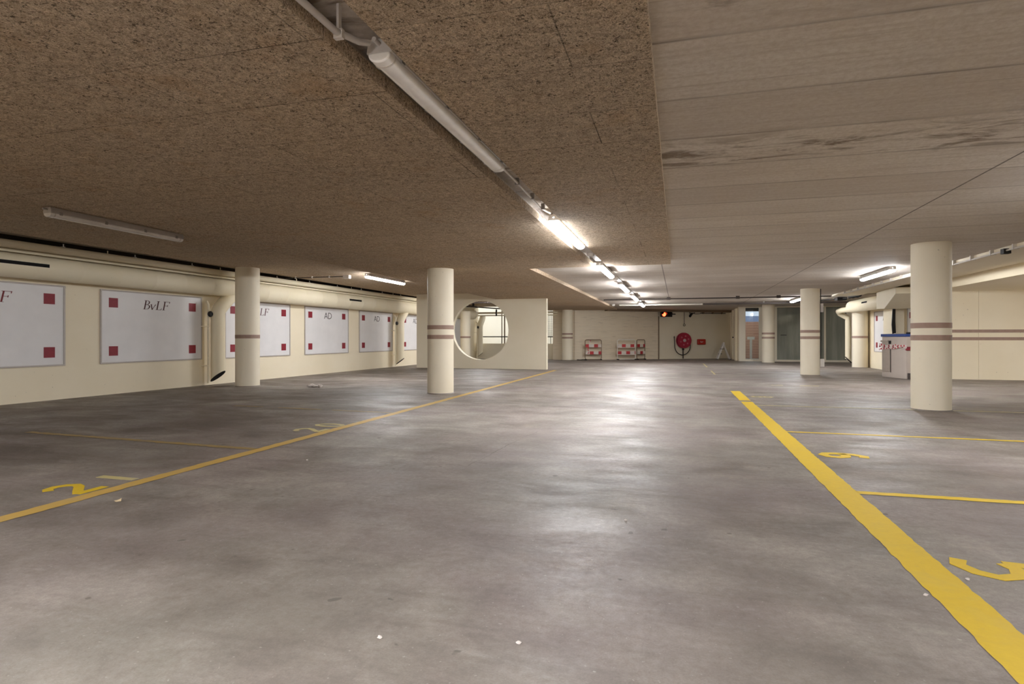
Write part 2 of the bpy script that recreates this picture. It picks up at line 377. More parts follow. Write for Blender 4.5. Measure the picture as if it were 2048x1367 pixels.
# far wall: board-marked left section, smooth right section set a little back
struct(MB().prism([(FP.x, FP.y), tuple(fw(4.55))[:2], tuple(fw(4.55, -.5))[:2], tuple(fw(0, -.5))[:2]], lambda x, y, d: (x, y, d), 0, 2.6)
       .build('wall_far', M['cream_board']), 'board-marked cream end wall behind the barriers', 'wall')
q0, q1 = fw(4.62, -.06), fw(8.85, -.06)
struct(MB().prism([tuple(q0)[:2], tuple(q1)[:2], tuple(fw(8.85, -.5))[:2], tuple(fw(4.62, -.5))[:2]], lambda x, y, d: (x, y, d), 0, 2.6)
       .build('wall_far_smooth', M['beige']), 'smooth cream end wall behind the red hose reel', 'wall')
struct(MB().prism([tuple(fw(4.55, 0))[:2], tuple(fw(4.62, 0))[:2], tuple(fw(4.62, -.2))[:2], tuple(fw(4.55, -.2))[:2]], lambda x, y, d: (x, y, d), 0, 2.2)
       .build('trim_4', M['rust']), 'brown joint strip in the end wall', 'trim')
struct(MB().prism([tuple(fw(1.6, .35))[:2], tuple(fw(8.7, .35))[:2], tuple(fw(8.7, 0))[:2], tuple(fw(1.6, 0))[:2]], lambda x, y, d: (x, y, d), 2.43, 2.56)
       .build('trim_5', M['rust']), 'dark beam along the top of the end wall', 'beam')
struct(MB().box(-6.0, -4.85, 28.95, 29.25, 0, 2.8).build('wall_pier', M['cream_board']), 'brownish pier beside the far opening', 'wall')
struct(MB().box(-10.4, -6.0, 29.3, 29.45, 0, .80).build('wall_parapet', M['beige']), 'low cream parapet below the far opening', 'wall')
# short wall with the round hole
def hole_wall():
    X0, X1, Y0, Y1, Z1 = -9.24, -4.36, 19.95, 20.15, 2.74; cx, cz, R = -6.775, 1.37, 1.05
    angs = sorted([2*PI*k/96 for k in range(96)] + [math.atan2(z-cz, x-cx) % (2*PI) for x in (X0, X1) for z in (0, Z1)])
    def edge(t):
        c, s_ = math.cos(t), math.sin(t); k = 1e9
        if c > 1e-9: k = min(k, (X1-cx)/c)
        if c < -1e-9: k = min(k, (X0-cx)/c)
        if s_ > 1e-9: k = min(k, (Z1-cz)/s_)
        if s_ < -1e-9: k = min(k, -cz/s_)
        return (cx+c*k, cz+s_*k)
    mb = MB(); bm = mb.bm; n = len(angs); V = []
    for t in angs:
        ex, ez = edge(t); hx, hz = cx+R*math.cos(t), cz+R*math.sin(t)
        V.append([bm.verts.new(p) for p in ((ex, Y0, ez), (hx, Y0, hz), (hx, Y1, hz), (ex, Y1, ez))])
    for i in range(n):
        A, B = V[i], V[(i+1) % n]
        for k in range(4): bm.faces.new((A[k], B[k], B[(k+1) % 4], A[(k+1) % 4]))
    return mb.build('wall_partition', M['beige'])
struct(hole_wall(), 'short cream wall with a large round hole', 'wall')
# glazed front
g = MB(); yf = 29.5
g.box(2.78, 3.06, yf, yf+.14, 0, SL)
for x0, x1 in ((3.06, 3.65), (4.42, 5.40), (5.50, 6.38), (6.46, 7.30)):
    g.box(x0-.001, x1+.001, yf, yf+.12, 0, .09); g.box(x0-.001, x1+.001, yf, yf+.12, 2.49, SL)
for x0, x1 in ((3.65, 3.76), (4.33, 4.42), (5.40, 5.50), (6.38, 6.46), (7.30, 7.5)): g.box(x0, x1, yf, yf+.12, 0, SL)
g.box(3.76, 4.33, yf, yf+.12, 0, SL)
struct(g.build('wall_glazed', M['white_wall']), 'cream frame of the glazed front at the far right', 'window frame')
for i, (x0, x1, mt, lb) in enumerate(((3.06, 3.65, 'glass_clear', 'narrow clear window showing brickwork outside'), (4.42, 5.40, 'glass_film', 'grey-green filmed glass panel with a door pull'),
                                      (5.50, 6.38, 'glass_film', 'grey-green glass panel hidden behind the pillar'), (6.46, 7.30, 'glass_film', 'streaky grey-green glass panel beside the downpipe'))):
    wd = struct(MB().box(x0, x1, yf+.05, yf+.065, .09, 2.49).build('window_%d' % (i+1), M[mt]), lb, 'window')
    if i == 1: MB().box(4.58, 4.82, yf-.03, yf+.05, 1.205, 1.235).build('handle', M['black'], wd)
# dark lobby behind the filmed glass, brick yard behind the clear pane
struct(MB().box(4.0, 7.6, 31.2, 31.35, 0, 2.8).box(4.0, 4.1, 29.7, 31.2, 0, 2.8).box(7.5, 7.6, 29.7, 31.2, 0, 2.8).box(4.0, 7.6, 29.64, 31.3, 2.6, 2.8).box(4.0, 7.6, 29.65, 31.3, -.1, 0)
       .build('wall_lobby', M['greypanel']), 'grey-green lobby seen through the filmed glass', 'wall')
struct(MB().box(4.75, 5.25, 31.12, 31.2, 0, 2.2).box(6.7, 7.05, 31.12, 31.2, 0, 2.3).build('door_1', M['doorgrey']), 'pale doors at the back of the glazed lobby', 'door')
struct(MB().box(2.2, 5.4, 33.6, 33.8, 0, 1.95).build('wall_brick', M['brick']), 'red brick wall outside the narrow window', 'wall')
struct(MB().box(2.2, 7, 29.65, 34, -.1, -.01).build('floor_yard', M['paving']), 'paving outside the narrow window', 'ground')
struct(MB().box(1, 14, 44, 46, 0, 6).build('wall_facade', M['facade']), 'pale banded building across the street', 'building')
tag(MB().box(3.07, 3.64, 29.57, 29.62, 2.33, 2.49).build('roller_blind', M['darkpipe']), 'dark rolled blind at the top of the narrow clear window', 'blind')
lp = thing('bollard', 'pale post with a crossbar standing outside the narrow clear window', 'post', (3.62, 32.4, -.01))
MB().box(-.05, .05, -.05, .05, 0, 1.02).build('post', M['white_plastic'], lp); MB().box(-.17, .17, -.06, .06, 1.02, 1.16).build('crossbar', M['white_plastic'], lp)
# side of the recess next to the end wall: doors and frames
struct(MB().box(2.76, 2.95, 29.62, 33.4, 0, 2.6).build('wall_recess', M['cream']), 'cream side of the recess next to the ladder', 'wall')
for i, (y0, y1, dp) in enumerate(((33.0, 33.25, .06), (31.9, 32.2, .09), (30.9, 31.2, .06), (30.15, 30.4, .10))):
    struct(MB().box(2.76-dp, 2.77, y0, y1, 0, 2.5).build('trim_%d' % (6+i), M['cream']), 'cream upright frame in the recess by the ladder', 'trim')
dd = struct(MB().box(2.735, 2.77, 31.25, 31.85, .02, 2.2).build('door_2', M['beige']), 'cream door between the recess frames', 'door')
MB().ball((2.70, 31.75, 1.12), .035).build('door_knob', M['black'], dd, 40)
# daylit ramp beyond the parapet
struct(MB().box(-12.5, -4.6, 33.3, 33.5, -1.2, 3.4).box(-12.6, -12.4, 29.3, 33.4, -1.2, 3.4).box(-5.0, -4.8, 30.2, 33.4, -1.2, 3.4).build('wall_ramp', M['white_wall']), 'bright daylit wall outside the far opening', 'wall')
struct(MB().box(-12.5, -4.8, 29.2, 33.4, -1.4, -1.2).build('floor_ramp', M['paving']), 'paved ramp outside the far opening', 'ground')
rl = thing('handrail', 'dark handrail above the low parapet at the far opening', 'railing', (-8.2, 29.38, .80))
MB().tube([(-2.15, 0, .35), (2.18, 0, .35)], .028).build('rail', M['darkpipe'], rl, 40)
for x in (-1.9, -.6, .7, 2.0): MB().tube([(x, 0, 0), (x, 0, .34)], .015, 8).build('post', M['darkpipe'], rl, 40)
tag(MB().box(-8.82, -8.78, 29.40, 29.44, .8, 2.6).box(-8.68, -8.62, 29.40, 29.44, .8, 2.6).build('mullion', M['rust']), 'thin brown double upright standing in the far opening', 'window post')
gr = MB()
for k in range(7): gr.box(-6.62+.09*k, -6.605+.09*k, 29.43, 29.445, 1.2, 2.55)
for k in range(16): gr.box(-6.63, -6.06, 29.43, 29.445, 1.2+.09*k, 1.21+.09*k)
tag(gr.build('window_grille', M['darkpipe']), 'fine dark mesh grille in the opening beside the pier', 'grille')

# ------------------------------------------------------------------ pillars
def pillar(x, y, h, bands, label, zc=.0, r=.26):
    t = thing('pillar', label, 'pillar', (x, y, 0), random.uniform(0, 6))
    MB().lathe([(r, 0), (r, h)], 64).build('shaft', M['column'], t, 40)
    for z in bands: MB().lathe([(r+.0005, z), (r+.003, z+.001), (r+.003, z+.08), (r+.0005, z+.081)], 64).build('painted_band', M['brown'], t, 40)
    MB().lathe([(r+.002, 0), (r+.012, .0), (r+.008, .012), (r+.002, .016)], 64).build('base_joint', M['floor'], t, 40)
    return t
TWO = (1.245, 1.06)
pillar(-9.46, 11.35, YH, (1.085,), 'round cream pillar with one brown band, close to the white boards')
pillar(-4.54, 10.92, YL+.01, (1.265, 1.075), 'round cream pillar with two bands in front of the wall with the hole')
pillar(3.74, 10.44, SL, TWO, 'thickest-looking round cream pillar, two bands, hiding half the blue-lidded bin')
pillar(3.77, 19.16, SL, TWO, 'round cream pillar with two bands, a lit lamp at its top')
pillar(3.84, 28.0, SL, TWO, 'round cream pillar with two bands against the narrow clear window')
pillar(-5.2, 28.6, SL, TWO, 'round cream pillar with two bands left of the red and white barriers')
pillar(6.5, 24.5, 2.2, (1.085,), 'round cream pillar with one band under the elbow of the round duct')
pillar(-9.3, 25.3, 2.3, (1.085,), 'round cream pillar with one band seen through the round hole', r=.23)

# ------------------------------------------------------------------ wall boards
def glyph_serif(mb, ch, ox, oy, h):
    sh = .22; fn = lambda a, b, d: (ox+(a*1.36+b*sh)*h, -d, oy+b*h)
    cnt = [0]
    def R(pts, w): cnt[0] += 1; mb.ribbon(pts, w, fn, .012, .0150+.0003*cnt[0])
    if ch == 'B':
        R([(.14, 0), (.14, 1)], .105); R([(0, .015), (.26, .015)], .035); R([(0, .985), (.3, .985)], .035)
        R([(.2, .985), (.38, .96), (.47, .86), (.47, .7), (.38, .57), (.18, .535)], [.03, .04, .09, .09, .045, .03])
        R([(.18, .53), (.42, .51), (.55, .40), (.56, .22), (.45, .06), (.2, .015)], [.03, .04, .10, .10, .05, .03]); return .66
    if ch == 'v':
        R([(.02, .6), (.2, .0)], [.085, .08]); R([(.2, .0), (.33, .35), (.45, .6)], [.05, .04, .07]); R([(-.05, .59), (.12, .59)], .03); return .52
    if ch == 'L':
        R([(.14, 0), (.14, 1)], .105); R([(0, .985), (.28, .985)], .035); R([(0, .02), (.5, .02)], .04); R([(.5, .0), (.56, .2)], [.07, .03]); return .64
    if ch == 'F':
        R([(.14, 0), (.14, 1)], .105); R([(0, .015), (.28, .015)], .035); R([(0, .98), (.6, .98)], .04); R([(.6, 1.), (.6, .8)], [.07, .03])
        R([(.18, .52), (.46, .52)], .04); R([(.46, .62), (.46, .42)], .04); return .6
def glyph_sans(mb, ch, ox, oy, h):
    fn = lambda a, b, d: (ox+a*1.15*h, -d, oy+b*h); w = .11
    cnt = [0]
    def R(pts): cnt[0] += 1; mb.ribbon(pts, w, fn, .012, .0150+.0003*cnt[0])
    if ch == 'A': R([(0, 0), (.37, 1)]); R([(.37, 1), (.74, 0)]); R([(.13, .34), (.61, .34)]); return .9
    R([(.06, 0), (.06, 1)]); R([(.03, .965), (.4, .965), (.66, .86), (.8, .64), (.8, .36), (.66, .14), (.4, .035), (.03, .035)]); return .9
def board(s0, s1, text, label, ink, root=None, loc=None, rot=None):
    W = s1-s0; H = 1.43
    t = thing('wall_board', label, 'sign board', loc if loc else wl(s0, .0, .60), rot if rot is not None else WROT, 'white parking boards on the walls')
    MB().box(.02, W-.02, -.012, -.001, .02, H-.02).build('panel', M['board'], t)
    f = MB()
    for x0, x1, z0, z1 in ((0, W, 0, .026), (0, W, H-.026, H), (0, .026, .026, H-.026), (W-.026, W, .026, H-.026)): f.box(x0, x1, -.026, 0, z0, z1)
    f.build('frame', M['frame'], t)
    for x in (.175, W-.365):
        for z in (.15, 1.09): MB().box(x, x+.19, -.0145, -.0115, z, z+.185).build('marker_square', M['maroon'], t)
    if text:
        mb = MB(); h = .185; x = 0
        widths = {'B': .66, 'v': .52, 'L': .64, 'F': .6, 'A': .9, 'D': .9} ; serif = text != 'AD'
        kx = 1.36 if serif else 1.15; tot = sum(widths[c] for c in text)*h*kx
        x = W/2 - tot/2 + (0 if serif else .02)
        for c in text:
            x += kx*h*(glyph_serif if serif else glyph_sans)(mb, c, x, 1.085, h)
        mb.build('lettering', ink, t)
    return t
board(5.62, 8.05, 'BvLF', 'white board cut by the picture edge, only the F of its lettering showing', M['ink_red'])
board(8.71, 11.15, 'BvLF', 'white board with the complete BvLF lettering in italics', M['ink'])
board(11.85, 14.27, 'BvLF', 'white board partly behind the one-band pillar, LF showing', M['ink'])
board(14.92, 17.21, 'AD', 'white AD board just right of the one-band pillar', M['ink_black'])
board(17.87, 20.2, 'AD', 'white AD board left of the second downpipe, between two others', M['ink_black'])
board(20.94, 23.25, 'AD', 'white AD board cut off by the edge of the holed wall', M['ink_black'])
board(26.0, 28.37, '', 'white board glimpsed through the round hole beside a downpipe', M['ink_black'])
board(0, 2.2, 'AD', 'white board on the side wall between duct pillar and bin', M['ink_black'], loc=(6.8, 23.85, .60), rot=-PI/2)
board(0, 1.6, 'AD', 'narrow sliver of white board seen just left of the thickest pillar', M['ink_black'], loc=(6.8, 20.7, .60), rot=-PI/2)

# ------------------------------------------------------------------ ducts and pipes on the left wall
def duct(name, s0, s1, r, z, label, vent=None, elbow=False):
    t = thing(name, label, 'duct', wl(s0, .33, z), WROT)
    L = s1-s0
    prof = [(r, 0)]
    for k in range(1, int(L/.75)+1):
        if k*.75 < L-.15: prof += [(r, k*.75-.014), (r+.005, k*.75), (r, k*.75+.014)]
    MB().lathe(prof + [(r, L-.1), (r*.97, L-.04), (r*.84, L)], 32, 'x').build('tube', M['duct'], t, 40)
    for v0, v1 in vent or ():
        vv = MB(); a = .12
        vv.obox((v0-s0, -r*math.cos(a)-.001, r*math.sin(a)), (v1-s0, -r*math.cos(a)-.001, r*math.sin(a)), .012, .055)
        vv.build('vent_slot', M['void'], t)
    return t
duct('air_duct', -4, 11.75, .20, 2.27, 'thinner round cream duct ending at the one-band pillar, long dark slot in it', [(5.6, 7.42)])
duct('air_duct', 12.0, 28.0, .245, 2.26, 'thicker round cream duct along the left wall beyond the one-band pillar', [(16.4, 17.1), (25.9, 26.5)])
def clipped(name, s0, s1, off, z, r, label, m, step, clip_m, cat='pipe'):
    t = thing(name, label, cat, wl(s0, off, z), WROT)
    MB().tube([(0, 0, 0), (s1-s0, 0, 0)], r, 20).build('tube', m, t, 40)
    k = step*.6
    while k < s1-s0:
        MB().box(k-.016, k+.016, -.05, .05, r-.004, r+.006).box(k-.007, k+.007, -.03, -.018, r, max(r+.03, YH-z)).build('hanger', clip_m, t)
        k += step
    return t
clipped('pipe', -4, 27.5, .56, 2.575, .065, 'cream pipe hung below the ceiling edge above the left ducts', M['duct'], 1.35, M['white_plastic'])
clipped('conduit', -4, 27.5, .54, 2.475, .022, 'thin cream conduit under the ceiling pipe on the left wall', M['duct'], 2.7, M['duct'], 'conduit')
def downpipe(s, label, lab2):
    r = .155; t = thing('downpipe', label, 'pipe', wl(s, .30, 0), WROT)
    p = MB(); n = 28; bm = p.bm; rings = []
    path = [(.46, 2.2), (.36, 2.06), (.16, 1.88), (.07, 1.79), (.0, 1.68), (0, 1.4), (0, .6)]
    for i, (x, z) in enumerate(path):
        a = path[max(i-1, 0)]; b = path[min(i+1, len(path)-1)]; tx, tz = b[0]-a[0], b[1]-a[1]; l = math.hypot(tx, tz); tx, tz = tx/l, tz/l
        rings.append([bm.verts.new((x - tz*r*math.cos(2*PI*k/n)*1, r*math.sin(2*PI*k/n), z + tx*r*math.cos(2*PI*k/n))) for k in range(n)])
    rings.append([bm.verts.new((r*math.cos(2*PI*k/n), r*math.sin(2*PI*k/n), .215 + r*math.cos(2*PI*k/n)*.21 - r*math.sin(2*PI*k/n)*.755)) for k in range(n)])
    for A, B in zip(rings, rings[1:]):
        for k in range(n): bm.faces.new((A[k], A[(k+1) % n], B[(k+1) % n], B[k]))
    p.build('tube', M['duct'], t, 50)
    # slanted dark mouth turned towards the lane
    mo = MB(); rings = []
    for q, dz in ((1.01, .006), (1.01, -.006)):
        rings.append([mo.bm.verts.new((q*r*math.cos(2*PI*k/n), q*r*math.sin(2*PI*k/n), .210 + dz + r*math.cos(2*PI*k/n)*.21 - r*math.sin(2*PI*k/n)*.75)) for k in range(n)])
    mo.bm.faces.new(rings[0]); mo.bm.faces.new(rings[1][::-1])
    for k in range(n): mo.bm.faces.new((rings[0][k], rings[0][(k+1) % n], rings[1][(k+1) % n], rings[1][k]))
    mo.build('pipe_mouth', M['void'], t, 40)
    c = thing('conduit', lab2, 'conduit', wl(s-.20, .22, 0), WROT)
    MB().tube([(0, 0, .06), (0, 0, 1.86), (.0, .05, 1.93)], .026, 12).build('tube', M['duct'], c, 40)
    MB().lathe([(.03, -.02), (.062, -.035), (.07, -.06), (.045, -.09)], 20, 'y', (.0, 0, 1.64)).build('knob', M['black'], c, 40)
    for z in (.45, 1.35): MB().box(-.055, .03, -.032, .16, z, z+.022).build('clip', M['duct'], c)
downpipe(11.33, 'cream downpipe with slanted dark mouth left of the one-band pillar', 'thin cream riser with black knob left of the one-band pillar')
downpipe(20.25, 'cream downpipe with slanted dark mouth between the two farther AD boards', 'thin cream riser with black knob between the two farther AD boards')
downpipe(29.0, 'cream downpipe with slanted dark mouth seen through the round hole', 'thin cream riser with black knob seen through the round hole')
# conduit running from the left wall to the lamp and pipes behind the holed wall
t = thing('conduit', 'thin conduit with junction box crossing the lined ceiling left of the lit lamp', 'conduit', (-9.9, 13.3, YH))
MB().tube([(0, 0, -.03), (1.75, 0, -.03)], .012, 8).build('tube', M['darkpipe'], t, 40)
for x in (.3, .8, 1.3): MB().box(x-.012, x+.012, -.02, .02, -.05, 0).build('clip', M['white_plastic'], t)
MB().box(1.73, 1.9, -.06, .06, -.09, 0).build('junction_box', M['white_plastic'], t, bevel=.006)
t = thing('pipe', 'dark pipe hung across the ceiling behind the round hole', 'pipe', (-9.6, 23.2, 2.56))
MB().tube([(0, 0, 0), (2.5, 0, 0)], .035, 12).build('tube', M['darkpipe'], t, 40)
for x in (1.3, 1.65, 2.3): MB().box(x-.015, x+.015, -.012, .012, .03, .13).build('hanger', M['darkpipe'], t)
t = thing('pipe', 'dark angled pipe with bracket high behind the round hole', 'pipe', (-9.4, 24.6, 2.42))
MB().tube([(0, 0, .08), (.5, .7, .08), (1.6, 2.6, .04), (1.9, 3.6, 0)], .03, 12).build('tube', M['darkpipe'], t, 40)
MB().box(.45, .52, .66, .74, .08, .27).build('bracket', M['black'], t)
t = thing('pipe', 'cream double pipe below the ceiling above the far opening', 'pipe', (-9.9, 28.7, 2.36))
MB().tube([(0, 0, 0), (4.2, 0, 0)], .05, 12).build('tube', M['duct'], t, 40); MB().tube([(0, 0, -.13), (4.2, 0, -.13)], .03, 12).build('tube', M['duct'], t, 40)
MB().box(1.0, 1.06, -.06, .02, -.16, .18).build('bracket', M['black'], t)

# ------------------------------------------------------------------ right duct assembly
t = thing('air_duct', 'round cream duct with flared end above the blue-lidded bin', 'duct', (6.1, 23.9, 2.22), -PI/2)
MB().tube([(0, 0, 0), (3.6, 0, 0)], .215, 32).build('tube', M['duct'], t, 40)
MB().ball((0, 0, 0), .215, n=32).tube([(0, .12, .0), (0, .38, -.1)], .2, 24).build('elbow', M['duct'], t, 50)
h = MB(); bm = h.bm
A = [bm.verts.new(p) for p in ((3.55, -.25, -.25), (3.55, .3, -.25), (3.55, .3, .25), (3.55, -.25, .25))]
B = [bm.verts.new(p) for p in ((4.35, -.28, -.27), (4.35, .4, -.27), (4.35, .4, .27), (4.35, -.28, .27))]
Cc = [bm.verts.new(p) for p in ((5.35, -.30, .10), (5.35, .4, .10), (5.35, .4, .27), (5.35, -.30, .27))]
bm.faces.new(A[::-1]); bm.faces.new(Cc)
for P, Q in ((A, B), (B, Cc)):
    for k in range(4): bm.faces.new((P[k], P[(k+1) % 4], Q[(k+1) % 4], Q[k]))
h.build('flared_end', M['duct'], t)
MB().obox((1.9, -.215, .04), (2.45, -.215, .04), .012, .05).build('vent_slot', M['void'], t)
t = thing('downpipe', 'narrow cream downpipe with elbow beside the streaky glass panel', 'pipe', (6.28, 25.2, 0))
MB().tube([(-.18, -1.02, 2.14), (-.34, -.6, 2.13), (-.36, -.15, 2.1), (-.28, 0, 2.02), (-.02, 0, 1.86), (0, 0, 1.75), (0, 0, .3)], .10, 20).build('tube', M['duct'], t, 50)
MB().prism([(-.11, .38), (.11, .16), (.11, .13), (-.11, .35)], lambda a, b, d: (a, d, b), -.11, .02).build('pipe_mouth', M['void'], t)
t = thing('cable_coil', 'black cables coiled on top of the round duct above the bin', 'cable', (5.75, 22.3, 2.44))
c = MB(); pts = []
for k in range(90):
    a = k*.42; pts.append((.12*math.cos(a)*(1+.25*math.sin(k*.31)) , .55*math.sin(a)*(1+.12*math.cos(k*.23)), .02+.05*abs(math.sin(k*.37))))
c.tube(pts, .016, 6); c.build('loop', M['black'], t, 60)
MB().tube([(-.1, .5, .03), (-.5, 1.6, .05), (-.9, 2.5, .06), (-1.6, 3.1, .07)], .02, 8).build('lead', M['black'], t, 60)
MB().box(-.35, -.05, .7, 1.1, -.03, .08).build('junction_box', M['black'], t)
tag(MB().prism([(6.25, 1.97), (6.32, 1.97), (6.315, 1.6), (6.33, 1.24), (6.245, 1.22), (6.225, 1.5)], lambda a, b, d: (a, d, b), 20.22, 20.27).build('cable_bundle', M['black']), 'black strip of cables hanging from the flared duct behind the bin', 'cable')
tag(MB().box(6.33, 6.57, 20.28, 20.36, 0, 1.96).build('upright_panel', M['beige'], bevel=.01), 'cream upright panel behind the bin, right of the hanging black strip', 'panel')
struct(MB().box(6.4, 6.8, 20.76, 21.6, 0, 2.3).build('wall_pier_side', M['cream'], bevel=.02), 'cream pier between the side board and the bin', 'wall')

# ------------------------------------------------------------------ lamps
def lamp(x, y, ztop, lit, label, L=2.0, rot=0.):
    t = thing('tube_lamp', label, 'ceiling lamp', (x, y, ztop), rot, 'fluorescent tube lamps on the ceiling')
    f = lambda a, b, d: (a, d, b)
    hs = [(-.050, 0), (.050, 0), (.064, -.035), (.070, -.074), (-.070, -.074), (-.064, -.035)]
    MB().prism(hs, f, 0, L).build('housing', M['greyplastic'], t, 30, .006)
    pr = [(-.060, -.070)] + [(-.060*math.cos(PI*k/12), -.074-.046*math.sin(PI*k/12)**.8) for k in range(1, 12)] + [(.060, -.070)]
    MB().prism(pr, f, -.002, L+.002).build('diffuser', M['lit_boost'] if lit == 2 else M['lit'] if lit else M['tube_off'], t, 35, .008)
    for y0 in (0, L-.035): MB().prism([(a*1.04, b*1.02+.001) for a, b in pr], f, y0+(.05 if y0 == 0 else -.03), y0+(.065 if y0 == 0 else -.015)).build('end_cap', M['white_plastic'], t, 35)
    for y0 in (.12, .72, 1.32, L-.14):
        for sx in (-1, 1): MB().box(sx*.070-.006, sx*.070+.004, y0-.018, y0+.018, -.086, -.045).build('clip', M['steel'], t)
    e = MB().tube([(0, -.05, -.03), (0, .01, -.03)], .012, 10); e.build('cable_gland', M['greyplastic'], t, 40)
    return t
LX = -1.425
lamp(-1.405, 2.6, 2.565, False, 'large unlit tube lamp set in the slot between the ceiling boards')
for i, lb in enumerate(('lit tube lamp at the end of the ceiling-board slot, largest lit one', 'lit tube lamp first on the bare concrete past the boards',
                        'lit tube lamp second on the bare concrete past the boards', 'lit tube lamp third on the bare concrete past the boards', 'smallest lit tube lamp at the far end of the central row')):
    tl = lamp(-1.40 if i == 0 else -1.385, 6.8+4.15*i, 2.545 if i == 0 else SL-.035, True, lb)
    for y0 in (.1, 1.8): MB().box(-.03, .03, y0, y0+.1, -.002, .076 if i == 0 else .035).build('bracket', M['steel'], tl)
lamp(-1.385, -1.75, SL, 2, 'added, boosted tube lamp in the central row above the viewpoint')  # unseen lamp added and boosted to lift foreground and near ceiling
lamp(-1.385, -5.9, SL, 2, 'added, boosted tube lamp in the central row behind the viewpoint')  # second unseen lamp added for more foreground light
lamp(-7.38, 5.38, YH, False, 'unlit tube lamp on the lined ceiling above the BvLF boards')
lamp(-7.38, 13.05, YH, True, 'lit tube lamp left of the pillar in front of the holed wall')
lamp(4.17, 13.5, SL, True, 'lit tube lamp left of the thickest pillar, largest of that row')
lamp(4.17, 22.4, SL, True, 'lit tube lamp beside the top of the pillar at the glazed front')
lamp(4.17, 4.9, SL, True, 'lit tube lamp over the right bays, outside the picture')
lamp(4.17, -3.5, SL, 2, 'added, boosted tube lamp over the right bays behind the viewpoint')  # added out of view, extra bright to fill the foreground from the right
lamp(-7.38, -2.6, YH, 2, 'added, boosted tube lamp over the left bays behind the viewpoint')  # added out of view, extra bright to fill the foreground from the left
lamp(-7.38, 20.9, YH, True, 'lit tube lamp hidden behind the wall with the round hole')
lamp(9.2, 13.2, 2.34, True, 'added lit tube lamp under the lowered bulkhead, outside the picture')  # unseen lamp added for extra light on the right
# cable tray pieces between the lamps in the central row
t = thing('conduit', 'grey conduit running in the ceiling slot before the unlit lamp', 'conduit', (-1.488, 0, 2.485))
MB().tube([(0, -8.8, 0), (0, 2.35, 0), (.03, 2.5, .02), (.05, 2.56, .04)], .016, 12).build('tube', M['greyplastic'], t, 40)
for y in (-.9, .6, 2.38): MB().box(-.022, .022, y-.012, y+.012, -.022, .02).box(-.006, .006, y-.012, y+.012, .02, .135).build('clip', M['white_plastic'], t)
t = thing('conduit', 'pale cable sagging in the slot between unlit and first lit lamp', 'conduit', (-1.44, 4.55, 2.55))
MB().tube([(.0, 0, .0), (.0, .6, .0), (-.02, 1.3, .0), (-.04, 1.9, .005), (.015, 2.18, .0)], .012, 8).build('tube', M['white_plastic'], t, 40)
for y in (.8, 1.4, 1.9): MB().box(-.03, .01, y-.012, y+.012, -.015, .05).build('clip', M['steel'], t)
for i, lb in enumerate(('grey tray joining the first two lit lamps of the central row', 'grey tray joining the second and third lit lamps', 'grey tray joining the third and fourth lit lamps', 'grey tray joining the last two lit lamps')):
    y = 8.82+4.15*i; t = thing('cable_tray', lb, 'cable tray', (-1.40, y, SL), 0, 'trays between the lamps of the central row')
    MB().box(-.05, .05, 0, 2.05, -.03, 0).build('tray', M['greyplastic'], t)
    MB().lathe([(.05, -.075), (.06, -.06), (.06, -.03)], 20, 'z', (0, 1.05, 0)).build('junction_box', M['white_plastic'], t, 40)
# conduits on the right
t = thing('conduit', 'white clipped cable along the edge of the cream ceiling margin', 'conduit', (4.97, 3, 2.47))
MB().tube([(0, 0, 0), (0, 17.5, 0)], .014, 8).tube([(.045, 0, .005), (.045, 17.5, .005)], .010, 8).build('cable', M['white_plastic'], t, 40)
for k in range(26): MB().box(-.022, .066, k*.68+.3, k*.68+.33, -.012, .07).build('clip', M['white_plastic'], t)
MB().box(-.04, .06, 8.0, 8.1, -.05, .03).build('junction_box', M['black'], t)
t = thing('conduit', 'dark conduit crossing the concrete ceiling before the end wall', 'conduit', (-2.6, 21.7, 2.48))
MB().tube([(0, 0, 0), (7.5, 0, 0)], .022, 10).build('tube', M['darkpipe'], t, 40)
for x in (2.3, 4.6, 5.9): MB().box(x-.06, x+.06, -.05, .05, -.035, .06).build('junction_box', M['darkpipe'], t)
t = thing('cable_tray', 'long dark tray under the ceiling in front of the glazed front', 'cable tray', (1.0, 25.3, 2.44))
MB().box(0, 5.4, -.1, .1, 0, .06).build('tray', M['darkpipe'], t)
for x in (.5, 2.3, 4.0, 5.2): MB().box(x-.02, x+.02, -.03, .03, .06, .10).build('hanger', M['steel'], t)
t = thing('conduit', 'pale round conduit close under the ceiling above the end wall', 'conduit', (-2.4, 25.6, 2.49))
MB().tube([(0, 0, 0), (3.4, 0, 0)], .035, 12).build('tube', M['white_plastic'], t, 40)
MB().box(-.3, -.2, -.05, .05, -.03, .05).build('junction_box', M['white_plastic'], t)
t = thing('cable', 'dark cable climbing the right side of the lamp-topped pillar', 'cable', (4.045, 19.12, 0))
MB().tube([(0, 0, .35), (.01, 0, 1.2), (0, 0, SL-.01)], .012, 8).build('cable', M['black'], t, 40)
MB().box(-.02, .09, -.05, .05, .25, .48).build('socket_box', M['white_plastic'], t); MB().box(-.01, .06, -.06, .06, 1.85, 2.1).build('switch_box', M['greyplastic'], t)

